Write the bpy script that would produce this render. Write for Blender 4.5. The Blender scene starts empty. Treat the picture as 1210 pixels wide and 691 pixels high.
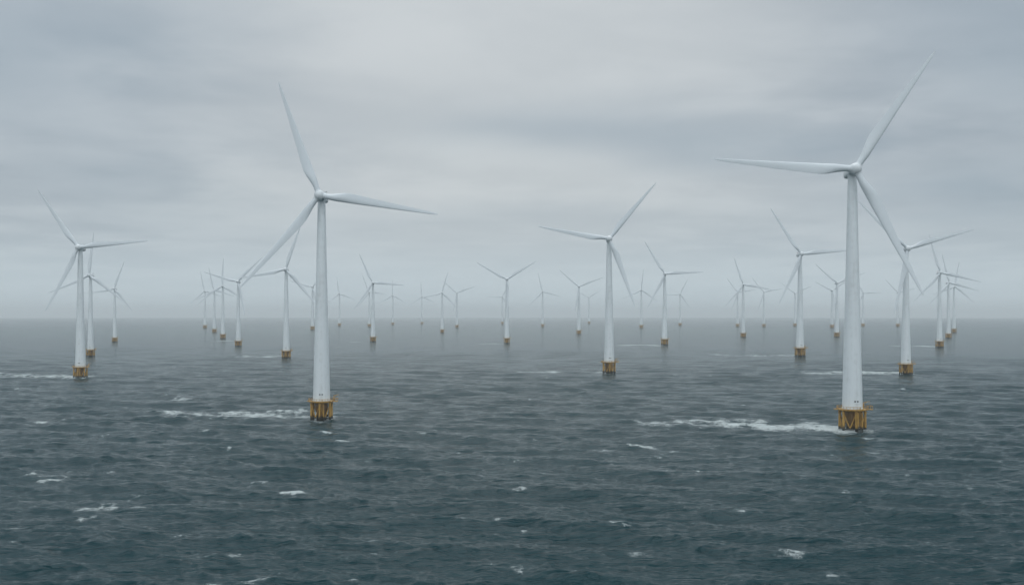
import bpy, bmesh, math, random
import numpy as np
from mathutils import Matrix, Vector

random.seed(7)
rng = np.random.RandomState(11)
scene = bpy.context.scene
COL = scene.collection
R = math.radians

# ------------------------------------------------------------------ camera, light, exposure
F_PX, W_PX, H_PX = 1262.0, 1210.0, 691.0      # focal length of the photograph in its own pixels
EYE_Y = 370.0                                 # row of the eye level (the sea horizon dips 5 px below it)
CAM_H = 50.0                                  # drone height over the sea, metres
EARTH = 6.37e6

cam_d = bpy.data.cameras.new('camera')
cam = bpy.data.objects.new('camera', cam_d)
COL.objects.link(cam)
cam_d.sensor_fit = 'HORIZONTAL'
cam_d.sensor_width = 36.0
cam_d.lens = 36.0 * F_PX / W_PX
cam_d.shift_y = (EYE_Y - H_PX / 2) / W_PX
cam_d.clip_start = 1.0
cam_d.clip_end = 300000.0
cam.location = (0, 0, CAM_H)
cam.rotation_euler = (R(90), 0, 0)
scene.camera = cam

scene.view_settings.view_transform = 'Standard'
scene.view_settings.look = 'None'
scene.view_settings.exposure = 0.0
scene.view_settings.gamma = 1.0
scene.view_settings.use_curve_mapping = False
scene.cycles.max_bounces = 8
scene.cycles.volume_bounces = 4
scene.cycles.use_denoising = True
scene.cycles.denoising_prefilter = 'ACCURATE'

SUN_EL, SUN_AZ = R(66), R(-8)                 # veiled sun high up ahead, behind the deck
HAZE_DENSITY = 0.92e-4
HAZE_G = 0.3

sun_d = bpy.data.lights.new('sun', 'SUN')
sun = bpy.data.objects.new('sun', sun_d)
COL.objects.link(sun)
sun_d.energy = 1.15
sun_d.angle = R(45)
sun_d.color = (1.0, 0.985, 0.96)
sd = Vector((math.sin(SUN_AZ) * math.cos(SUN_EL), math.cos(SUN_AZ) * math.cos(SUN_EL), math.sin(SUN_EL)))
sun.rotation_euler = sd.to_track_quat('Z', 'Y').to_euler()
sun.location = (0, 0, 400)


class NT:
    """small helper for node trees"""
    def __init__(self, tree):
        self.t = tree
        self.n = tree.nodes
        self.n.clear()

    def node(self, kind, **kw):
        nd = self.n.new(kind)
        for k, v in kw.items():
            setattr(nd, k, v)
        return nd

    def put(self, sock, v):
        if isinstance(v, bpy.types.NodeSocket):
            self.t.links.new(v, sock)
        elif v is not None:
            sock.default_value = v

    def math(self, op, a, b=None, c=None, clamp=False):
        nd = self.node('ShaderNodeMath', operation=op, use_clamp=clamp)
        for i, v in enumerate((a, b, c)):
            self.put(nd.inputs[i], v)
        return nd.outputs[0]

    def vmath(self, op, a, b=None):
        nd = self.node('ShaderNodeVectorMath', operation=op)
        self.put(nd.inputs[0], a)
        if b is not None:
            self.put(nd.inputs[1], b)
        return nd.outputs[0]

    def ramp(self, v, a, b, lo=0.0, hi=1.0):
        nd = self.node('ShaderNodeMapRange', interpolation_type='SMOOTHSTEP')
        for i, x in enumerate((v, a, b, lo, hi)):
            self.put(nd.inputs[i], x)
        return nd.outputs[0]

    def mix(self, f, a, b):
        nd = self.node('ShaderNodeMix', data_type='RGBA')
        self.put(nd.inputs[0], f)
        self.put(nd.inputs[6], a)
        self.put(nd.inputs[7], b)
        return nd.outputs[2]

    def noise(self, vec, scale, detail=3.0, rough=0.5, dist=0.0):
        nd = self.node('ShaderNodeTexNoise')
        self.put(nd.inputs['Vector'], vec)
        nd.inputs['Scale'].default_value = scale
        nd.inputs['Detail'].default_value = detail
        nd.inputs['Roughness'].default_value = rough
        nd.inputs['Distortion'].default_value = dist
        return nd.outputs[0]

    def mapping(self, vec, scale=(1, 1, 1), rot=(0, 0, 0), loc=(0, 0, 0)):
        nd = self.node('ShaderNodeMapping')
        self.put(nd.inputs['Vector'], vec)
        nd.inputs['Scale'].default_value = scale
        nd.inputs['Rotation'].default_value = rot
        nd.inputs['Location'].default_value = loc
        return nd.outputs[0]

    def comb(self, x, y, z):
        nd = self.node('ShaderNodeCombineXYZ')
        for i, v in enumerate((x, y, z)):
            self.put(nd.inputs[i], v)
        return nd.outputs[0]


# overcast sky: a Nishita sky seen through a closed stratus deck
world = bpy.data.worlds.new('World')
scene.world = world
world.use_nodes = True
w = NT(world.node_tree)
sky = w.node('ShaderNodeTexSky', sky_type='NISHITA')
sky.sun_disc = False
sky.sun_elevation = SUN_EL
sky.sun_rotation = SUN_AZ
sky.air_density = 1.0
sky.dust_density = 3.0
gen = w.node('ShaderNodeTexCoord').outputs['Generated']
sep = w.node('ShaderNodeSeparateXYZ')
w.put(sep.inputs[0], gen)
dx, dy, dz = sep.outputs
dzp = w.math('ADD', w.math('MAXIMUM', dz, 0.0), 0.075)
cp = w.comb(w.math('DIVIDE', dx, dzp), w.math('DIVIDE', dy, dzp), 0.0)
n_big = w.noise(w.mapping(cp, (0.55, 0.42, 1), loc=(2.35, 0.6, 0)), 1.0, 3.0, 0.50, 0.25)
n_mid = w.noise(w.mapping(cp, (1.1, 1.1, 1), (0, 0, R(8)), (7.7, 1.9, 0)), 1.0, 4.0, 0.55, 0.3)
n_fine = w.noise(w.mapping(cp, (2.9, 2.6, 1), (0, 0, R(-6)), (1.0, 4.0, 3)), 1.0, 5.0, 0.55, 0.2)
nsum = w.math('ADD', w.math('ADD', w.math('MULTIPLY', n_big, 0.42), w.math('MULTIPLY', n_mid, 0.44)), w.math('MULTIPLY', n_fine, 0.14))
cover = w.ramp(nsum, 0.39, 0.60)
cloud_c = w.mix(cover, (3.4, 3.97, 4.5, 1), (5.15, 5.66, 6.05, 1))
# thinner, brighter deck where the veiled sun is and towards the zenith
glow_dir = Vector((-0.02, 0.955, 0.30)).normalized()
dot = w.node('ShaderNodeVectorMath', operation='DOT_PRODUCT')
w.put(dot.inputs[0], gen)
dot.inputs[1].default_value = glow_dir
thin = w.ramp(dot.outputs['Value'], 0.925, 1.0)
cloud_c = w.mix(w.math('MULTIPLY', thin, 0.55), cloud_c, (6.7, 6.95, 6.95, 1))
up = w.ramp(dz, 0.40, 0.98)
cloud_c = w.mix(up, cloud_c, (5.2, 6.2, 7.0, 1))
# unseen brighter sky added behind the camera to light tower fronts and haze
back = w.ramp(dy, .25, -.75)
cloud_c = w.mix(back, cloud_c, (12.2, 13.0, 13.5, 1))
# heavier stretches of the deck: (azimuth, elevation) tangents, widths, weight
az = w.math('DIVIDE', dx, w.math('MAXIMUM', dy, .05))
el = w.math('DIVIDE', dz, w.math('MAXIMUM', dy, .05))
az = w.math('ADD', az, w.math('MULTIPLY', w.math('SUBTRACT', n_mid, .5), .35))
el = w.math('ADD', el, w.math('MULTIPLY', w.math('SUBTRACT', n_big, .5), .10))
heavy = 0.0
pale = 0.0
for a0, e0, wa, we, wt in ((.06, .175, .17, .030, .38), (.21, .155, .12, .025, .30), (.47, .115, .13, .035, .50), (-.36, .13, .16, .035, .36), (-.46, .24, .18, .07, .45),
                           (.52, .24, .13, .10, .40), (-.05, .085, .25, .018, .15), (-.30, .30, .12, .05, .18)):
    qa = w.math('DIVIDE', w.math('SUBTRACT', az, a0), wa)
    qe = w.math('DIVIDE', w.math('SUBTRACT', el, e0), we)
    g = w.math('EXPONENT', w.math('MULTIPLY', w.math('ADD', w.math('MULTIPLY', qa, qa), w.math('MULTIPLY', qe, qe)), -1.0))
    heavy = w.math('ADD', heavy, w.math('MULTIPLY', g, wt))
for a0, e0, wa, we, wt in ((.01, .142, .10, .022, .32), (-.24, .112, .10, .02, .28), (.17, .09, .16, .02, .2), (.05, .28, .22, .05, .2), (-.06, .125, .40, .04, .22)):
    qa = w.math('DIVIDE', w.math('SUBTRACT', az, a0), wa)
    qe = w.math('DIVIDE', w.math('SUBTRACT', el, e0), we)
    g = w.math('EXPONENT', w.math('MULTIPLY', w.math('ADD', w.math('MULTIPLY', qa, qa), w.math('MULTIPLY', qe, qe)), -1.0))
    pale = w.math('ADD', pale, w.math('MULTIPLY', g, wt))
pale = w.math('MULTIPLY', pale, w.ramp(dy, .05, .4), clamp=True)
cloud_c = w.mix(pale, cloud_c, (6.5, 6.9, 7.0, 1))
heavy = w.math('MULTIPLY', heavy, w.ramp(dy, .05, .4, 0, 1.35), clamp=True)
cloud_c = w.mix(heavy, cloud_c, (3.0, 3.75, 4.4, 1))
# the deck closes to an even grey at the horizon
low = w.ramp(dz, 0.0, 0.13, 1.0, 0.0)
cloud_c = w.mix(w.math('MULTIPLY', low, 0.75), cloud_c, (5.3, 6.2, 6.75, 1))
low2 = w.ramp(dz, 0.0, 0.075, 1.0, 0.0)
cloud_c = w.mix(w.math('MULTIPLY', low2, 0.7), cloud_c, (5.9, 6.95, 7.5, 1))
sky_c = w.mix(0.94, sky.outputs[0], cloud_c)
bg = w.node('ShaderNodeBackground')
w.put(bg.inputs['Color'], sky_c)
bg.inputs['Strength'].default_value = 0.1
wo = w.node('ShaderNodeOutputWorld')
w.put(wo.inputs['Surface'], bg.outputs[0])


# ------------------------------------------------------------------ helpers
def mat(name):
    m = bpy.data.materials.new(name)
    m.use_nodes = True
    return m, NT(m.node_tree)


def principled(nt, **kw):
    p = nt.node('ShaderNodeBsdfPrincipled')
    for k, v in kw.items():
        nt.put(p.inputs[k], v)
    o = nt.node('ShaderNodeOutputMaterial')
    nt.put(o.inputs['Surface'], p.outputs[0])
    return p, o


def sea_z(x, y):
    return -(x * x + y * y) / (2 * EARTH)


def on_sea(px, py):
    """point of the sea surface seen at a pixel of the photograph"""
    d = max((py - EYE_Y) / F_PX, 0.0041)
    ax = (px - W_PX / 2) / F_PX
    y = CAM_H / d
    for _ in range(40):
        y = (CAM_H + (1 + ax * ax) * y * y / (2 * EARTH)) / d
    return ax * y, y


# ------------------------------------------------------------------ the sea
TOWERS = [  # pixel of tower base x, waterline y, hub y, blade angle, label
    (380, 495, 230.6, 110.2, "second largest white wind turbine, tall tower left of centre with a broad foam wake"),
    (1007.2, 508, 199.6, 55.9, "largest white wind turbine, one blade level and one raised towards the upper right corner"),
    (95, 446, 292, 5.0, "clear white wind turbine closest to the left picture edge, its wake running out of view"),
    (107, 421, 325, 84, "wind turbine with a nearly upright blade just behind the leftmost turbine's tower"),
    (135.6, 404, 341, 70, "small hazy wind turbine, farthest of the group of three at the left edge"),
    (338.2, 423, 318, 71, "wind turbine with yellow base standing just left of the second largest tower"),
    (281.6, 409, 332.6, 44, "small wind turbine touched by the second largest turbine's lowest blade tip"),
    (263.4, 400, 338, 88, "second nearest of four small turbines receding in a row, one blade almost upright"),
    (253.3, 393, 342.5, 103, "third nearest of four small hazy turbines receding in a row"),
    (242.2, 388, 343.7, 102, "farthest and leftmost of four small hazy turbines receding in a row"),
    (369.3, 387.8, 339, 45, "hazy wind turbine peeking out on the left side of the second largest tower"),
    (401, 382.8, 347, 98, "very faint wind turbine just right of the second largest turbine's tower"),
    (440.8, 403.8, 334, 115, "small wind turbine with yellow base and level right blade, in front of a fainter one"),
    (436.4, 382.8, 345, 112, "faint wind turbine close behind the left of the turbine with the level right blade"),
    (464.2, 383, 349, 90, "faint wind turbine with one blade straight up, right of an overlapping pair"),
    (498.6, 383, 350.4, 94, "very faint wind turbine touched by the blade tip of the clearer turbine on its right"),
    (522.6, 393.3, 345.8, 74, "small wind turbine pointing a blade left at a very faint turbine"),
    (539.9, 387.5, 346, 19, "faint wind turbine with raised blades close behind the right of a clearer one"),
    (599, 405.7, 329.8, 31, "wind turbine at picture centre with two blades raised in a wide even V"),
    (593.6, 382.3, 350.6, 61, "very faint wind turbine half hidden behind the tower of the central V bladed turbine"),
    (641.2, 384, 344.6, 104, "faint wind turbine standing alone just right of the central V bladed turbine"),
    (684, 395, 338.4, 20, "small V bladed wind turbine with yellow base left of the mid-sized one"),
    (695.9, 381.6, 351.4, 31, "very faint wind turbine between a small V bladed turbine and the mid-sized tower"),
    (719.7, 440.5, 282, 50, "mid-sized wind turbine with clear yellow base, nearest between the two largest"),
    (757.8, 386.3, 342.6, 84, "faint wind turbine with one blade upright, just right of the mid-sized turbine"),
    (785.4, 407.5, 323.4, 2, "small wind turbine with one blade level to the right, right of the mid-sized one"),
    (803.6, 382.5, 347.4, 63, "very faint wind turbine under the level blade of the small yellow based turbine"),
    (878.2, 398.6, 336.2, 109, "nearest and tallest of a cluster of three small turbines left of the largest"),
    (871.6, 385, 345.4, 8, "hazy wind turbine just left behind the nearest of a cluster of three"),
    (902.6, 385.5, 345, 10, "rightmost faint wind turbine of a cluster of three"),
    (945.4, 421, 300, 4, "wind turbine left of the largest, its level blade passing behind the largest tower"),
    (988.8, 398.3, 334.3, 20, "small wind turbine with yellow base close to the left of the largest tower"),
    (983.1, 387.2, 343.3, 33, "faint wind turbine close behind the small one left of the largest tower"),
    (939.4, 381.2, 346.5, 24, "very faint wind turbine partly hidden by a clearer tower left of the largest"),
    (1019.9, 383, 346.2, 0, "very faint wind turbine peeking out on the right of the largest tower"),
    (1060.8, 386, 345.7, 14, "hazy wind turbine partly hidden left of the tower crossed by the largest turbine's blade"),
    (1070.5, 442, 293.5, 16, "wind turbine crossed in front by the largest turbine's lowest blade"),
    (1110.2, 410.4, 322, 106, "nearest wind turbine of three overlapping in a row at the right edge"),
    (1120.7, 399.6, 334, 104, "middle wind turbine of three overlapping in a row at the right edge"),
    (1127.3, 393, 338.5, 79, "farthest wind turbine of three overlapping in a row at the right edge"),
]
HUB_H = 108.0

placed = []
for bx, by, hy, ang, lab in TOWERS:
    ax = (bx - W_PX / 2) / F_PX
    X, Y = on_sea(bx, by)

    def height(Y):
        X = ax * Y
        return CAM_H + (EYE_Y - hy) / F_PX * (Y - 5) - .4 - sea_z(X, Y)
    lo = 300.0
    while height(Y) > HUB_H * 1.2 and Y > lo:
        Y *= 0.995
    placed.append((ax * Y, Y, height(Y) / HUB_H, ang, lab))

# --- foam: (pixel x, pixel y, width px, height px, strength)
CAPS = [
    (58, 566, 46, 9, .85), (80, 556, 14, 3, .7), (118, 600, 36, 11, .8), (350, 584, 40, 6, .8), (210, 633, 18, 5, .8), (235, 613, 16, 4, .6),
    (712, 532, 24, 3.5, 1), (405, 523, 20, 4, 1), (390, 512, 10, 2.5, .9), (748, 526, 22, 4, .95), (772, 530, 26, 4, .7), (797, 534, 20, 3, .85),
    (612, 579, 16, 3, 1), (580, 615, 40, 6, .75), (618, 626, 10, 4, .85), (937, 655, 34, 8, .85), (985, 676, 34, 7, .85), (995, 580, 20, 5, .75),
    (298, 684, 50, 7, .85), (262, 690, 30, 5, .7), (280, 656, 24, 5, .65), (215, 471, 34, 5, .7), (46, 499, 26, 5, .65), (368, 608, 16, 4, .55),
    (130, 557, 20, 4, .55), (300, 571, 30, 5, .5), (565, 552, 26, 3, .5), (825, 557, 10, 3, .8), (790, 558, 40, 4, .5), (727, 622, 26, 4, .6),
    (742, 626, 12, 3, .7), (612, 676, 14, 8, .7), (835, 640, 30, 5, .5), (1170, 559, 26, 3, .45), (610, 545, 22, 3, .5), (630, 520, 14, 3, .5),
    (455, 450, 22, 2, .5), (940, 504, 20, 2, .4), (660, 451, 14, 2, .6), (735, 463, 14, 2, .7), (1064, 460, 8, 2, .9), (800, 443, 18, 2, .5),
    (840, 381.5, 12, 1.2, .7), (400, 410, 6, 1.2, .8), (256, 421, 8, 1.4, .7), (700, 468, 14, 2, .5), (520, 507, 20, 2.5, .4), (875, 479, 16, 2, .5),
    (155, 585, 22, 5, .45), (182, 613, 24, 5, .45), (447, 655, 30, 5, .45), (520, 640, 24, 5, .4), (690, 684, 40, 7, .5), (1095, 640, 30, 6, .4),
    (20, 640, 30, 6, .4), (60, 680, 24, 6, .4), (875, 605, 24, 5, .4), (1130, 600, 22, 4, .4), (960, 540, 20, 3, .4), (1120, 520, 22, 3, .35),
]
wide = list(CAPS)
CAPS.clear()
for cx, cy, wp, hp, sg in wide:                        # a breaker is a ragged cluster of shreds along a slanting crest
    n = int(2 + wp / 9)
    sl = random.uniform(-.12, .12)
    CAPS.append((cx, cy, wp, hp, sg * .80))
    for _ in range(n):
        ox = random.gauss(0, .28) * wp
        CAPS.append((cx + ox, cy + sl * ox * .4 + random.gauss(0, .25) * hp, wp * random.uniform(.12, .34), hp * random.uniform(.16, .36), sg * random.uniform(.45, .95)))
for k in range(300):                                   # scattered small breakers all over the sea
    py = 379 + 312 * random.random() ** 1.5
    s = (py - 366) / 130
    CAPS.append((random.uniform(-60, 1270), py, random.uniform(6, 20) * (0.45 + 0.5 * s), random.uniform(1.0, 2.8) * (0.35 + 0.65 * s), random.uniform(.25, .72)))


def streak(pts, hh, s0, s1):
    out = []
    for (x0, y0), (x1, y1) in zip(pts[:-1], pts[1:]):
        n = max(2, int(abs(x1 - x0) / 4))
        for i in range(n):
            t = i / n
            out.append((x0 + (x1 - x0) * t, y0 + (y1 - y0) * t))
    m = len(out)
    for i, (x, y) in enumerate(out):
        f = i / m
        CAPS.append((x, y + random.uniform(-.12, .12) * hh, 13, hh * (1 + 0.35 * math.sin(i * .7) + random.uniform(-.2, .2)), (s0 + (s1 - s0) * f) * random.uniform(.6, 1.1) * .56))


streak([(392, 494), (366, 492), (335, 488.5), (300, 491), (262, 490.5), (225, 489), (188, 487)], 7.0, 1.0, .62)
streak([(360, 485), (338, 485), (310, 488), (270, 487)], 3.5, .9, .5)
streak([(1019, 507), (1000, 507.5), (962, 503), (920, 506), (880, 502), (838, 500.5), (800, 501), (750, 501)], 7.0, 1.0, .6)
streak([(1000, 509), (975, 507), (940, 504)], 4.5, 1.0, .6)
streak([(905, 498), (850, 497), (785, 498)], 4.0, .6, .5)
streak([(108, 446), (90, 445.5), (60, 444.5), (30, 444), (-40, 443)], 3.2, 1.0, .7)
streak([(727, 440), (712, 440), (694, 439.5)], 2.2, .8, .6)
streak([(660, 439), (630, 439.5), (600, 440)], 2.0, .95, .5)
streak([(332, 421), (300, 421.3), (272, 421)], 1.6, .8, .6)
streak([(940, 419.5), (905, 420), (868, 420), (830, 418)], 1.9, .7, .5)
streak([(1076, 441), (1060, 440.3), (1020, 440), (980, 441), (945, 441)], 2.6, 1.0, .75)
streak([(596, 406), (575, 406), (555, 406.5)], 1.3, .9, .5)
streak([(780, 408), (750, 407.5), (725, 408)], 1.4, .9, .7)
streak([(1108, 409), (1080, 409), (1048, 408.5)], 1.3, .9, .6)
streak([(1106, 403), (1080, 403)], 1.0, .7, .5)
streak([(425, 404), (408, 404)], 1.0, .8, .6)
streak([(276, 402.5), (250, 403), (232, 402)], 1.2, .7, .5)


def wave_set():
    ws = []
    base = R(248)                                      # the sea runs from upper right to lower left
    for lam, cnt, slope in ((42, 6, .044), (27, 7, .056), (18, 9, .060), (12.5, 10, .062), (8.6, 12, .066), (5.8, 16, .074), (3.9, 20, .078), (2.6, 22, .078), (1.7, 22, .07)):
        for _ in range(cnt):
            L = lam * rng.uniform(.80, 1.24)
            a = base + rng.normal(0, R(46 if lam < 10 else 28))
            ws.append((L, a, slope * math.sqrt(2.0 / cnt) * L / (2 * math.pi), rng.uniform(0, 2 * math.pi)))
    return ws


WAVES = wave_set()


def build_sea():
    fine = np.radians(np.linspace(-33, 33, 1700))
    rest = np.radians(np.linspace(33, 327, 74)[1:-1])
    th = np.concatenate([fine, rest])                 # angle from +Y, clockwise
    px = []
    p = 330.0
    while p > 5.05:
        px.append(p)
        p -= 0.45 if p > 9 else 0.25
    rr = []
    for p in px:
        d = p / F_PX
        y = CAM_H / d
        for _ in range(30):
            y = (CAM_H + y * y / (2 * EARTH)) / d
        rr.append(min(y, 24000.0))
    rr = np.array([20.0, 60.0, 110.0, 150.0, 175.0] + [q for q in rr if q > 188] + [25500, 28000, 32000, 38000, 44000])
    rr = np.maximum.accumulate(rr)
    keep = np.concatenate([[True], np.diff(rr) > 0.02])
    rr = rr[keep]
    nr, nt = len(rr), len(th)
    drow = np.gradient(rr)
    dth = np.concatenate([np.full(len(fine), np.radians(66 / 1700)), np.full(len(rest), np.radians(4.0))])
    st, ct = np.sin(th), np.cos(th)
    X = (rr[:, None] * st[None, :]).astype(np.float32)
    Y = (rr[:, None] * ct[None, :]).astype(np.float32)
    Z = np.zeros_like(X)
    DX = np.zeros_like(X)
    DY = np.zeros_like(X)
    J = np.zeros_like(X)
    # patchiness of the sea state (gusts)
    gust = 1.0 + 0.18 * np.sin(X / 61 + 1.3 + 1.2 * np.sin(Y / 83)) * np.sin(Y / 97 + .4 + .8 * np.sin(X / 120))
    for L, a, A, ph in WAVES:
        kx, ky = math.cos(a), math.sin(a)
        k = 2 * math.pi / L
        cr = np.abs(kx * st + ky * ct)[None, :] * drow[:, None] + np.abs(kx * ct - ky * st)[None, :] * (rr[:, None] * dth[None, :])
        q = np.clip((L / np.maximum(cr, 1e-6) - 2.2) / 2.5, 0, 1)
        fade = (q * q * (3 - 2 * q)).astype(np.float32)
        rows = np.where(fade.max(axis=1) > 0)[0]
        if len(rows) == 0:
            continue
        s = slice(rows[0], rows[-1] + 1)
        arg = (k * (kx * X[s] + ky * Y[s]) + ph).astype(np.float32)
        c, sn = np.cos(arg), np.sin(arg)
        am = A * fade[s] * gust[s]
        Z[s] += am * c
        Q = 0.85
        DX[s] -= Q * kx * am * sn
        DY[s] -= Q * ky * am * sn
        J[s] += Q * k * am * c
    foam = np.zeros_like(X)
    for cx, cy, wpx, hpx, sg in CAPS:
        x0, y0 = on_sea(cx, cy)
        r0 = math.hypot(x0, y0)
        sx = 0.5 * wpx * y0 / F_PX
        sy = 0.5 * hpx * r0 * r0 / (CAM_H * F_PX)
        rows = np.where(np.abs(rr - r0) < 3.2 * sy + 0.2 * sx + 1)[0]
        t0 = math.atan2(x0, y0)
        colsel = np.where(np.abs(np.angle(np.exp(1j * (th - t0)))) < 3.2 * (sx + .15 * sy) / r0 + .001)[0]
        if len(rows) == 0 or len(colsel) == 0:
            continue
        rs = slice(rows[0], rows[-1] + 1)
        cs = slice(colsel[0], colsel[-1] + 1)
        ux = (X[rs, cs] - x0)
        uy = (Y[rs, cs] - y0)
        wob = 0.30 * sy * np.sin(ux * 2.6 / max(sx, .5) + cx)
        g = sg * np.exp(-0.5 * ((ux / sx * 1.25) ** 2 + ((uy + wob) / sy * 1.25) ** 2))
        foam[rs, cs] = np.maximum(foam[rs, cs], 0) + g
    foam *= np.clip(.72 + 1.5 * J, .18, 1.35)
    # crests that steepen a lot break by themselves, in the gusts
    lull = np.sin(X / 23 + 2.0 * np.sin(Y / 41 + 1)) * np.sin(Y / 33 + 1.5 * np.sin(X / 57))
    foam += np.clip((J - 0.46) * 1.9, 0, .6).astype(np.float32) * np.clip(.5 + .8 * lull, 0, 1)
    foam = np.clip(foam, 0, 1.15)
    Zs = Z + sea_z(X.astype(np.float64), Y.astype(np.float64))
    co = np.stack([X + DX, Y + DY, Zs], axis=-1).reshape(-1, 3).astype(np.float32)
    i = np.arange(nr - 1)[:, None] * nt
    j = np.arange(nt)[None, :]
    jn = (j + 1) % nt
    quads = np.stack([i + j, i + nt + j, i + nt + jn, i + jn], axis=-1).reshape(-1, 4).astype(np.int32)
    # a fan closes the sheet under the camera
    nv = len(co)
    co = np.vstack([co, np.array([[0, 0, 0]], np.float32)])
    tri = np.stack([np.full(nt, nv), np.arange(nt), (np.arange(nt) + 1) % nt], axis=-1).astype(np.int32)
    me = bpy.data.meshes.new('sea')
    me.vertices.add(len(co))
    me.vertices.foreach_set('co', co.ravel())
    loops = np.concatenate([quads.ravel(), tri.ravel()])
    me.loops.add(len(loops))
    me.loops.foreach_set('vertex_index', loops)
    nq, ntr = len(quads), len(tri)
    me.polygons.add(nq + ntr)
    starts = np.concatenate([np.arange(nq) * 4, nq * 4 + np.arange(ntr) * 3]).astype(np.int32)
    me.polygons.foreach_set('loop_start', starts)
    me.polygons.foreach_set('use_smooth', np.ones(nq + ntr, bool))
    me.update(calc_edges=True)
    at = me.attributes.new('foam', 'FLOAT', 'POINT')
    at.data.foreach_set('value', np.concatenate([foam.ravel(), [0.0]]).astype(np.float32))
    o = bpy.data.objects.new('sea', me)
    COL.objects.link(o)
    o['kind'] = 'structure'
    o['label'] = 'dark grey green choppy sea with whitecaps and foam wakes'
    return o


sea = build_sea()
m, nt = mat('sea_water')
pos = nt.node('ShaderNodeTexCoord').outputs['Object']
foam_at = nt.node('ShaderNodeAttribute', attribute_name='foam', attribute_type='GEOMETRY').outputs['Fac']
rotz = R(-22)
h3 = nt.noise(nt.mapping(pos, (.085, .21, .1), (0, 0, rotz)), 1.0, 2.0, .5, .4)
h2 = nt.noise(nt.mapping(pos, (.24, .68, .3), (0, 0, rotz * .5)), 1.0, 3.0, .55, .5)
h1 = nt.noise(nt.mapping(pos, (1.1, 2.1, 1), (0, 0, R(12))), 1.0, 4.0, .65, .4)
h4 = nt.noise(nt.mapping(pos, (.014, .042, .1), (0, 0, R(-10))), 1.0, 3.0, .55, .4)
def crest(n, k):
    r = nt.math('SUBTRACT', 1.0, nt.math('ABSOLUTE', nt.math('MULTIPLY_ADD', n, 2.0, -1.0)))
    return nt.math('ADD', nt.math('MULTIPLY', r, .5 * k), nt.math('MULTIPLY', n, 1 - .5 * k))


h3, h2 = crest(h3, .8), crest(h2, 1.0)
hs = nt.math('ADD', nt.math('ADD', nt.math('ADD', nt.math('MULTIPLY', h4, 4.5), nt.math('MULTIPLY', h3, 2.3)), nt.math('MULTIPLY', h2, .9)), nt.math('MULTIPLY', h1, .16))
# lace: foam shreds in fine strings
l1 = nt.noise(nt.mapping(pos, (.20, .30, .3), (0, 0, R(9)), (3, 8, 0)), 1.0, 5.0, .62, .8)
l2 = nt.noise(nt.mapping(pos, (.85, .75, 1), (0, 0, R(-14))), 1.0, 4.0, .62, 1.6)
l3 = nt.noise(nt.mapping(pos, (1.6, 1.9, 1), (0, 0, R(30))), 1.0, 3.0, .6, 1.0)
ridge = nt.math('MAXIMUM', nt.math('SUBTRACT', 1.0, nt.math('ABSOLUTE', nt.math('MULTIPLY', nt.math('SUBTRACT', l2, .5), 8.0))), 0.0)
ridge2 = nt.math('MAXIMUM', nt.math('SUBTRACT', 1.0, nt.math('ABSOLUTE', nt.math('MULTIPLY', nt.math('SUBTRACT', l3, .5), 6.0))), 0.0)
l1n = nt.ramp(l1, .32, .66)
l0n = nt.ramp(nt.noise(nt.mapping(pos, (.095, .060, .1), (0, 0, R(14)), (5, 2, 0)), 1.0, 3.0, .6, 1.0), .34, .64)
l00 = nt.ramp(nt.noise(nt.mapping(pos, (.022, .012, .1), (0, 0, R(5)), (1, 7, 0)), 1.0, 3.0, .6, .6), .34, .64)
fat = nt.math('MULTIPLY', foam_at, nt.math('ADD', .45, nt.math('MULTIPLY', l1n, .75)))
fat = nt.math('MULTIPLY', fat, nt.math('ADD', .38, nt.math('ADD', nt.math('MULTIPLY', l0n, .55), nt.math('MULTIPLY', l00, .30))))
lace = nt.math('ADD', nt.math('MULTIPLY', ridge, .75), nt.math('MULTIPLY', ridge2, .35))
fraw = nt.math('MULTIPLY', fat, nt.math('ADD', .15, nt.math('MULTIPLY', lace, 1.4)))
fraw = nt.math('ADD', fraw, nt.math('MULTIPLY', nt.math('MULTIPLY', fat, fat), .22))
foam = nt.ramp(fraw, .18, 1.1)
thinf = nt.ramp(fat, .06, .9, 0, .26)                   # aerated water round the foam
fmask = nt.math('MAXIMUM', nt.math('MULTIPLY', foam, .82), thinf)
big = nt.noise(nt.mapping(pos, (.004, .009, 1)), 1.0, 3.0, .5)
wc = nt.mix(big, (.0030, .0250, .0312, 1), (.0046, .0335, .0410, 1))
col = nt.mix(fmask, wc, (.60, .66, .66, 1))
bump = nt.node('ShaderNodeBump')
bump.inputs['Strength'].default_value = 1.0
bump.inputs['Distance'].default_value = 1.0
nt.put(bump.inputs['Height'], nt.math('ADD', hs, nt.math('MULTIPLY', foam, .10)))
rough = nt.math('ADD', .14, nt.math('MULTIPLY', fmask, .6))
p, o = principled(nt, **{'Base Color': col, 'Roughness': rough, 'IOR': 1.333, 'Specular IOR Level': .165, 'Specular Tint': (.60, .89, 1.0, 1), 'Normal': bump.outputs[0]})
sea.data.materials.append(m)

# ------------------------------------------------------------------ haze
BX, BT, BB = 43000.0, 203.0, -330.0
hm = bpy.data.meshes.new('haze')
b = bmesh.new()
bmesh.ops.create_cube(b, size=1.0)
for v in b.verts:
    v.co.x *= 2 * BX
    v.co.y *= 2 * BX
    v.co.z = BT if v.co.z > 0 else BB
b.to_mesh(hm)
b.free()
haze = bpy.data.objects.new('haze', hm)
COL.objects.link(haze)
haze['kind'] = 'stuff'
haze['label'] = 'pale grey sea haze'
m, nt = mat('sea_haze')
pv = nt.node('ShaderNodeVolumePrincipled')
pv.inputs['Color'].default_value = (.95, .99, 1.0, 1)
pv.inputs['Density'].default_value = HAZE_DENSITY
pv.inputs['Anisotropy'].default_value = HAZE_G
nt.put(nt.node('ShaderNodeOutputMaterial').inputs['Volume'], pv.outputs[0])
hm.materials.append(m)

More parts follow.
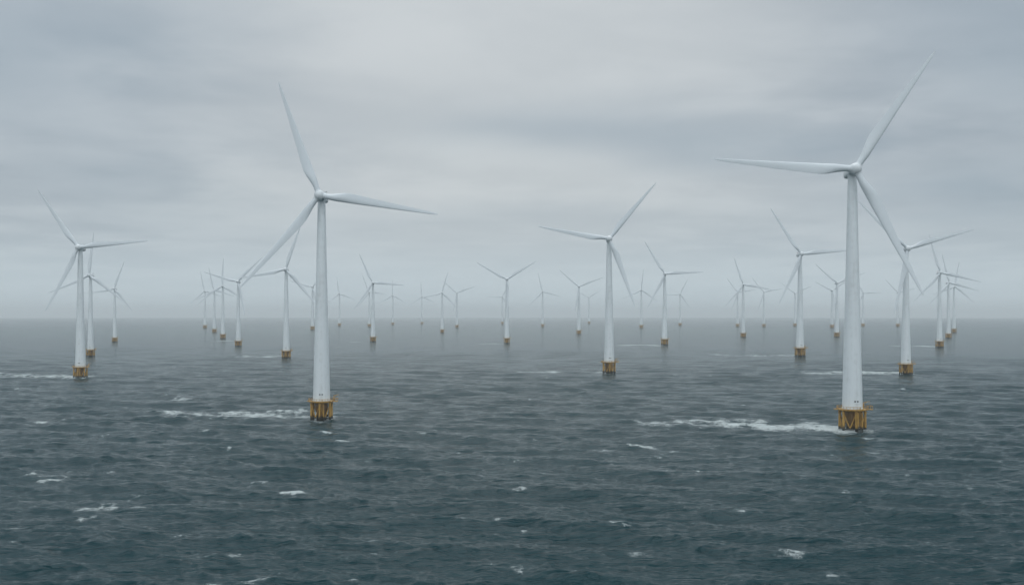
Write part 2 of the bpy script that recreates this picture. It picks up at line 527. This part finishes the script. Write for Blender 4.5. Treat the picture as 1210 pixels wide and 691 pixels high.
# ------------------------------------------------------------------ turbine materials
def paint(name, c, rough, dirt, dirt_c, sc):
    m, nt = mat(name)
    pos = nt.node('ShaderNodeTexCoord').outputs['Object']
    streaks = nt.noise(nt.mapping(pos, (sc, sc, sc * .07)), 1.0, 4.0, .6)
    spots = nt.noise(pos, sc * .5, 3.0, .5)
    f = nt.math('MULTIPLY', nt.ramp(nt.math('ADD', nt.math('MULTIPLY', streaks, .6), nt.math('MULTIPLY', spots, .4)), .46, .72), dirt)
    col = nt.mix(f, c, dirt_c)
    principled(nt, **{'Base Color': col, 'Roughness': rough})
    return m


M_TOWER = paint('tower_paint', (.72, .77, .79, 1), .42, .5, (.50, .53, .53, 1), .9)
M_BLADE = paint('blade_gelcoat', (.66, .71, .74, 1), .36, .30, (.54, .58, .60, 1), .5)
M_NAC = paint('nacelle_shell', (.70, .74, .76, 1), .40, .45, (.52, .54, .54, 1), 1.2)
M_DARK = paint('dark_steel', (.05, .055, .06, 1), .55, .5, (.10, .09, .08, 1), 2.0)
M_RED = paint('beacon_glass', (.32, .10, .07, 1), .3, .2, (.2, .05, .05, 1), 2.0)


def yellow(name, c0, c1):
    m, nt = mat(name)
    tc = nt.node('ShaderNodeTexCoord')
    pos = tc.outputs['Object']
    sp = nt.node('ShaderNodeSeparateXYZ')
    nt.put(sp.inputs[0], pos)
    n1 = nt.noise(nt.mapping(pos, (1.1, 1.1, .18)), 1.0, 5.0, .62)
    n2 = nt.noise(pos, .9, 4.0, .6)
    rust = nt.ramp(nt.math('ADD', nt.math('MULTIPLY', n1, .65), nt.math('MULTIPLY', n2, .35)), .42, .62)
    c = nt.mix(nt.math('MULTIPLY', rust, .75), c0, c1)
    # weed and wet band above the waterline, with a ragged edge
    line = nt.math('SUBTRACT', sp.outputs[2], nt.math('MULTIPLY', nt.math('SUBTRACT', n2, .5), 3.2))
    weed = nt.ramp(line, 1.0, 2.3, 1.0, 0.0)
    c = nt.mix(weed, c, (.020, .022, .017, 1))
    principled(nt, **{'Base Color': c, 'Roughness': nt.math('SUBTRACT', .6, nt.math('MULTIPLY', weed, .2))})
    return m


M_YEL = yellow('yellow_steel', (.46, .27, .055, 1), (.20, .11, .04, 1))
M_CORE = yellow('rusty_yellow_steel', (.20, .12, .045, 1), (.09, .055, .03, 1))


# ------------------------------------------------------------------ turbine meshes (metres, origin on the sea at the tower axis)
def mesh_obj(name, bm, material, parent=None, smooth=True):
    me = bpy.data.meshes.new(name)
    bm.normal_update()
    bm.to_mesh(me)
    bm.free()
    if smooth:
        for p_ in me.polygons:
            p_.use_smooth = True
        me.set_sharp_from_angle(angle=R(38))
    me.materials.append(material)
    o = bpy.data.objects.new(name, me)
    COL.objects.link(o)
    if parent:
        o.parent = parent
    return o


def lathe(bm, prof, n=32, M=None, cap=True):
    rings = []
    for r, z in prof:
        ring = [bm.verts.new((r * math.cos(2 * math.pi * i / n), r * math.sin(2 * math.pi * i / n), z)) for i in range(n)]
        rings.append(ring)
    for a, b_ in zip(rings[:-1], rings[1:]):
        for i in range(n):
            bm.faces.new((a[i], a[(i + 1) % n], b_[(i + 1) % n], b_[i]))
    if cap:
        bm.faces.new(list(reversed(rings[0])))
        bm.faces.new(rings[-1])
    if M is not None:
        bmesh.ops.transform(bm, matrix=M, verts=[v for r in rings for v in r])


def tube(bm, a, b_, r0, r1=None, n=10):
    a, b_ = Vector(a), Vector(b_)
    r1 = r0 if r1 is None else r1
    d = b_ - a
    M = Matrix.Translation(a) @ d.to_track_quat('Z', 'Y').to_matrix().to_4x4()
    lathe(bm, [(r0, 0), (r1, d.length)], n, M)


def box(bm, c, s, M=None):
    r = bmesh.ops.create_cube(bm, size=1.0)
    for v in r['verts']:
        v.co = Vector((c[0] + v.co.x * s[0], c[1] + v.co.y * s[1], c[2] + v.co.z * s[2]))
    if M is not None:
        bmesh.ops.transform(bm, matrix=M, verts=r['verts'])
    return r['verts']


DECK = 8.7
NAC_Z = HUB_H


def tower_r(z):
    t = (z - DECK) / (HUB_H - 2.2 - DECK)
    return 4.15 + (1.85 - 4.15) * (0.9 * t + 0.1 * (1 - (1 - t) ** 2))


def bm_tower():
    bm = bmesh.new()
    zs = [DECK + .3, DECK + 1.0]
    top = HUB_H - 2.2
    prof = [(tower_r(DECK) + .12, DECK + .28), (tower_r(DECK) + .12, DECK + .75), (tower_r(DECK + .8), DECK + .76)]
    for z in (22, 34, 46, 58, 70, 82, 94):
        prof += [(tower_r(z - .1), z - .1), (tower_r(z) + .035, z - .08), (tower_r(z) + .035, z + .08), (tower_r(z + .1), z + .1)]
    prof += [(tower_r(top - .5), top - .5), (tower_r(top) + .10, top - .45), (tower_r(top) + .10, top)]
    lathe(bm, prof, 48)
    return bm


def bm_nacelle():
    """rounded housing along +Y behind the hub; origin at the tower axis, hub height"""
    bm = bmesh.new()
    secs = [(-3.1, 1.55), (-2.9, 1.75), (-1.8, 2.05), (0, 2.2), (3.5, 2.2), (6.4, 2.05), (7.8, 1.7), (8.4, 1.1)]
    n = 28
    rings = []
    for y, s in secs:
        ring = []
        for i in range(n):
            a = 2 * math.pi * i / n
            c, s_ = math.cos(a), math.sin(a)
            e = .62
            x = math.copysign(abs(c) ** e, c) * s
            z = math.copysign(abs(s_) ** e, s_) * s * .95
            ring.append(bm.verts.new((x, y, z)))
        rings.append(ring)
    for a, b_ in zip(rings[:-1], rings[1:]):
        for i in range(n):
            bm.faces.new((a[i], b_[i], b_[(i + 1) % n], a[(i + 1) % n]))
    bm.faces.new(rings[0])
    bm.faces.new(list(reversed(rings[-1])))
    # yaw skirt reaching down to the tower head
    lathe(bm, [(1.98, -2.3), (2.15, -1.7)], 32)
    return bm


def bm_cooler():
    bm = bmesh.new()
    box(bm, (0, 4.6, 2.75), (2.6, .5, 1.1))
    for x in (-1.1, 1.1):
        tube(bm, (x, 4.6, 2.0), (x, 4.6, 2.3), .1)
    return bm


def bm_beacon():
    bm = bmesh.new()
    lathe(bm, [(.28, 1.9), (.28, 2.35), (.34, 2.4), (.34, 2.75), (.2, 2.95)], 14, Matrix.Translation((-.9, 6.4, 0)))
    return bm


def bm_mast():
    bm = bmesh.new()
    tube(bm, (.7, 6.6, 1.9), (.7, 6.6, 4.0), .07)
    tube(bm, (.3, 6.6, 3.7), (1.1, 6.6, 3.7), .05)
    lathe(bm, [(.14, 3.7), (.18, 3.95)], 10, Matrix.Translation((.3, 6.6, 0)))
    lathe(bm, [(.14, 3.7), (.18, 3.95)], 10, Matrix.Translation((1.1, 6.6, 0)))
    return bm


OVERHANG = 5.0


def bm_hub():
    """spinner: nose towards -Y"""
    bm = bmesh.new()
    prof = [(1.75, -1.95), (2.05, -1.7), (2.25, -.9), (2.3, 0), (2.15, .9), (1.75, 1.7), (1.15, 2.25), (.5, 2.52), (.08, 2.58)]
    M = Matrix.Rotation(R(90), 4, 'X')
    lathe(bm, [(r * 1.1, z * 1.1) for r, z in prof], 36, M)
    # blade sockets
    for k in range(3):
        Mk = Matrix.Rotation(R(120 * k), 4, 'Y')
        lathe(bm, [(1.5, 1.2), (1.5, 2.35), (1.38, 2.5)], 28, Mk)
    return bm


BLADE_L = 58.6


def bm_blade():
    bm = bmesh.new()
    st = [(.040, .046, 1.0, 13), (.075, .046, 1.0, 13), (.11, .050, .86, 13), (.15, .060, .62, 12.5), (.19, .069, .46, 12), (.235, .0750, .36, 11), (.28, .0745, .30, 9.5),
          (.36, .0670, .26, 7.5), (.46, .0580, .23, 5.5), (.56, .0505, .21, 4), (.66, .0420, .19, 3), (.76, .0340, .18, 2), (.86, .0262, .17, 1), (.93, .0195, .17, .5), (.975, .0125, .17, 0), (.995, .0060, .18, 0), (1.0, .0022, .2, 0)]
    n = 22
    rings = []
    for q, c, tk, tw in st:
        c *= BLADE_L * (1.0 if q < .1 else 1.07)
        blend = min(1.0, max(0.0, (q - .075) / .16))
        blend = blend * blend * (3 - 2 * blend)
        ring = []
        for i in range(n):
            a = 2 * math.pi * i / n
            ca, sa = math.cos(a), math.sin(a)
            # circle
            xc, yc = ca * c * .5, sa * c * .5 * (1.0 if blend < .01 else 1.0)
            # aerofoil: ca=+1 leading edge (at +X), trailing at -X
            u = (1 - ca) / 2                        # 0 leading .. 1 trailing
            th = 5 * tk * c * (.2969 * math.sqrt(u) - .126 * u - .3516 * u * u + .2843 * u ** 3 - .1015 * u ** 4) * (1.0 if sa >= 0 else .85)
            xa = (.30 - u) * c
            ya = math.copysign(th * (1 if abs(sa) > 1e-6 else 0), -sa) * 1.0
            x = xc * (1 - blend) + xa * blend
            y = -yc * (1 - blend) + ya * blend
            t = R(tw)
            xr = x * math.cos(t) - y * math.sin(t)
            yr = x * math.sin(t) + y * math.cos(t)
            yr *= 1.0
            ring.append(bm.verts.new((xr, yr - 2.2 * q ** 2.2, q * BLADE_L)))
        rings.append(ring)
    for a, b_ in zip(rings[:-1], rings[1:]):
        for i in range(n):
            bm.faces.new((a[i], a[(i + 1) % n], b_[(i + 1) % n], b_[i]))
    bm.faces.new(list(reversed(rings[0])))
    bm.faces.new(rings[-1])
    bmesh.ops.recalc_face_normals(bm, faces=bm.faces)
    return bm


LEG_R = 5.15
LEG_A = [R(a) for a in (30, 90, 150, 210, 270, 330)]


def leg_pos(a, z):
    r = LEG_R + (DECK - z) * .012
    return (r * math.cos(a), r * math.sin(a), z)


def bm_leg(a):
    bm = bmesh.new()
    tube(bm, leg_pos(a, -5), leg_pos(a, DECK - .5), .52, .52, 16)
    lathe(bm, [(.66, DECK - 1.5), (.66, DECK - .9)], 16, Matrix.Translation((LEG_R * math.cos(a), LEG_R * math.sin(a), 0)))
    return bm


def bm_vbrace(a0, a1):
    """a V of two diagonals between two neighbouring legs"""
    bm = bmesh.new()
    pm = [(u + v) / 2 for u, v in zip(leg_pos(a0, 1.0), leg_pos(a1, 1.0))]
    for a in (a0, a1):
        tube(bm, leg_pos(a, DECK - 1.4), pm,   .27, .27, 10)
    tube(bm, leg_pos(a0, .9), leg_pos(a1, .9), .26, .26, 10)
    return bm


def bm_core():
    bm = bmesh.new()
    lathe(bm, [(2.5, -5), (2.5, 3.6), (3.1, 5.2), (3.1, DECK - .3)], 28)
    return bm


def bm_deck():
    bm = bmesh.new()
    lathe(bm, [(5.2, DECK - .6), (5.3, DECK - .55), (5.3, DECK - .2), (6.4, DECK - .1), (6.4, DECK + .2), (6.35, DECK + .24)], 36)
    box(bm, (6.8, -.6, DECK + .06), (2.3, 2.6, .3))
    box(bm, (-6.4, 1.0, DECK + .06), (1.6, 2.4, .3))
    return bm


def bm_railing(full=True):
    bm = bmesh.new()
    n = 28
    rr_ = 6.28
    pts = [(rr_ * math.cos(2 * math.pi * i / n), rr_ * math.sin(2 * math.pi * i / n)) for i in range(n)]
    for i, (x, y) in enumerate(pts):
        tube(bm, (x, y, DECK + .2), (x, y, DECK + 1.45), .06, .06, 6)
        x2, y2 = pts[(i + 1) % n]
        for h, rad in ((1.42, .075), (.85, .055)):
            tube(bm, (x, y, DECK + h), (x2, y2, DECK + h), rad, rad, 6)
        if i % 2 == 0:
            vs = [bm.verts.new(c) for c in ((x, y, DECK + .2), (x2, y2, DECK + .2), (x2, y2, DECK + .42), (x, y, DECK + .42))]
            bm.faces.new(vs)
    # rail of the landing bay
    for x, y in ((7.9, -1.8), (7.9, .6), (6.9, -1.8), (6.9, .6)):
        tube(bm, (x, y, DECK + .15), (x, y, DECK + 1.6), .07, .07, 6)
    tube(bm, (7.9, -1.8, DECK + 1.5), (7.9, .6, DECK + 1.5), .08, .08, 6)
    tube(bm, (6.6, -1.8, DECK + 1.5), (7.9, -1.8, DECK + 1.5), .08, .08, 6)
    tube(bm, (6.6, .6, DECK + 1.5), (7.9, .6, DECK + 1.5), .08, .08, 6)
    return bm


def bm_crane():
    bm = bmesh.new()
    tube(bm, (5.5, 2.9, DECK + .2), (5.5, 2.9, DECK + 2.6), .2, .17, 10)
    tube(bm, (5.5, 2.9, DECK + 2.5), (8.0, 2.2, DECK + 3.2), .14, .10, 8)
    tube(bm, (5.5, 2.9, DECK + 1.2), (6.8, 2.55, DECK + 2.85), .08, .08, 8)
    tube(bm, (7.9, 2.23, DECK + 3.1), (7.9, 2.23, DECK + 2.2), .04, .04, 6)
    return bm


def bm_landing():
    """boat landing: two fender tubes with a ladder between them"""
    bm = bmesh.new()
    for s in (-.9, .9):
        tube(bm, (1.2 + s, -6.35, -4), (1.2 + s, -6.35, DECK - .9), .27, .27, 12)
        for z in (1.6, 4.6, 7.2):
            tube(bm, (1.2 + s, -6.35, z), (1.2 + s * .8, -4.7, z), .17, .17, 8)
    for s in (-.3, .3):
        tube(bm, (1.2 + s, -6.2, -2), (1.2 + s, -6.2, DECK + 1.3), .06, .06, 6)
    z = 0.0
    while z < DECK + 1:
        tube(bm, (.9, -6.2, z), (1.5, -6.2, z), .035, .035, 6)
        z += .45
    return bm


def bm_door():
    bm = bmesh.new()
    r = tower_r(DECK + 1.4)
    M = Matrix.Rotation(R(12), 4, 'Z')
    box(bm, (0, -r + .02, DECK + 1.62), (.95, .22, 2.15), M)
    box(bm, (0, -r - .06, DECK + 2.85), (1.25, .5, .1), M)
    return bm


def bm_plate(x):
    bm = bmesh.new()
    z = DECK + 3.55
    r = tower_r(z)
    M = Matrix.Rotation(x, 4, 'Z')
    box(bm, (0, -r + .01, z), (.7, .16, .55), M)
    return bm


GROUP = 'wind turbines standing in the sea'


def root(name):
    o = bpy.data.objects.new(name, None)
    o.empty_display_size = 4.0
    COL.objects.link(o)
    o['category'] = 'wind turbine'
    o['group'] = GROUP
    return o


TILT = R(4)
HUBM = Matrix.Translation((0, 0, NAC_Z)) @ Matrix.Rotation(-TILT, 4, 'X')


def head(t, detailed):
    """nacelle, hub and blades; the spin is set per turbine in place_rotor"""
    nac = mesh_obj('nacelle', bm_nacelle(), M_NAC, t)
    nac.location = (0, 0, NAC_Z)
    if detailed:
        mesh_obj('cooler', bm_cooler(), M_NAC, nac)
        mesh_obj('warning_beacon', bm_beacon(), M_RED, nac)
        mesh_obj('wind_sensor', bm_mast(), M_DARK, nac)
    mesh_obj('rotor_hub', bm_hub(), M_NAC, t)
    first = mesh_obj('blade', bm_blade(), M_BLADE, t)
    for _ in range(2):
        c = first.copy()
        COL.objects.link(c)
        c.parent = t


def make_detailed():
    t = root('wind_turbine')
    tw_ = mesh_obj('tower', bm_tower(), M_TOWER, t)
    d = mesh_obj('door', bm_door(), M_NAC, tw_)
    d['label'] = 'small door at the foot of the tower'
    mesh_obj('marker_plate', bm_plate(R(14)), M_DARK, tw_)
    mesh_obj('marker_plate', bm_plate(R(-2)), M_DARK, tw_)
    head(t, True)
    pf = mesh_obj('platform', bm_deck(), M_YEL, t)
    mesh_obj('railing', bm_railing(), M_YEL, pf, smooth=False)
    mesh_obj('davit_crane', bm_crane(), M_YEL, pf)
    mesh_obj('foundation_column', bm_core(), M_CORE, t)
    for i, a in enumerate(LEG_A):
        mesh_obj('leg', bm_leg(a), M_YEL, t)
        mesh_obj('brace', bm_vbrace(a, LEG_A[(i + 1) % 6]), M_YEL, t)
    mesh_obj('boat_landing', bm_landing(), M_YEL, t)
    return t


def make_distant():
    t = root('wind_turbine')
    mesh_obj('tower', bm_tower(), M_TOWER, t)
    head(t, False)
    pf = mesh_obj('platform', bm_deck(), M_YEL, t)
    mesh_obj('railing', bm_railing(), M_YEL, pf, smooth=False)
    bm = bm_core()
    for i, a in enumerate(LEG_A):
        for part in (bm_leg(a), bm_vbrace(a, LEG_A[(i + 1) % 6])):
            tmp = bpy.data.meshes.new('tmp')
            part.to_mesh(tmp)
            part.free()
            bm.from_mesh(tmp)
            bpy.data.meshes.remove(tmp)
    mesh_obj('foundation', bm, M_YEL, t)
    return t


def copy_tree(o, parent=None):
    c = o.copy()
    COL.objects.link(c)
    if parent is not None:
        c.parent = parent
    for ch in list(o.children):
        copy_tree(ch, c)
    return c


def place_rotor(t, ang, yaw):
    Y_ = Matrix.Rotation(yaw, 4, 'Z')
    k = 0
    for ch in t.children:
        nm = ch.name.split('.')[0]
        if nm == 'nacelle':
            ch.matrix_local = Y_ @ HUBM
        elif nm == 'rotor_hub':
            ch.matrix_local = Y_ @ HUBM @ Matrix.Translation((0, -OVERHANG, 0)) @ Matrix.Rotation(R(90 - ang), 4, 'Y')
        elif nm == 'blade':
            ch.matrix_local = Y_ @ HUBM @ Matrix.Translation((0, -OVERHANG, 0)) @ Matrix.Rotation(R(90 - ang + 120 * k), 4, 'Y')
            k += 1


protos = {True: make_detailed(), False: make_distant()}
used = {True: False, False: False}
for X, Y, s, ang, lab in placed:
    det = Y < 1650
    t = copy_tree(protos[det]) if used[det] else protos[det]
    used[det] = True
    t.location = (X, Y, sea_z(X, Y))
    t.scale = (s, s, s)
    t['label'] = lab
    place_rotor(t, ang, R(random.uniform(-3, 3)))
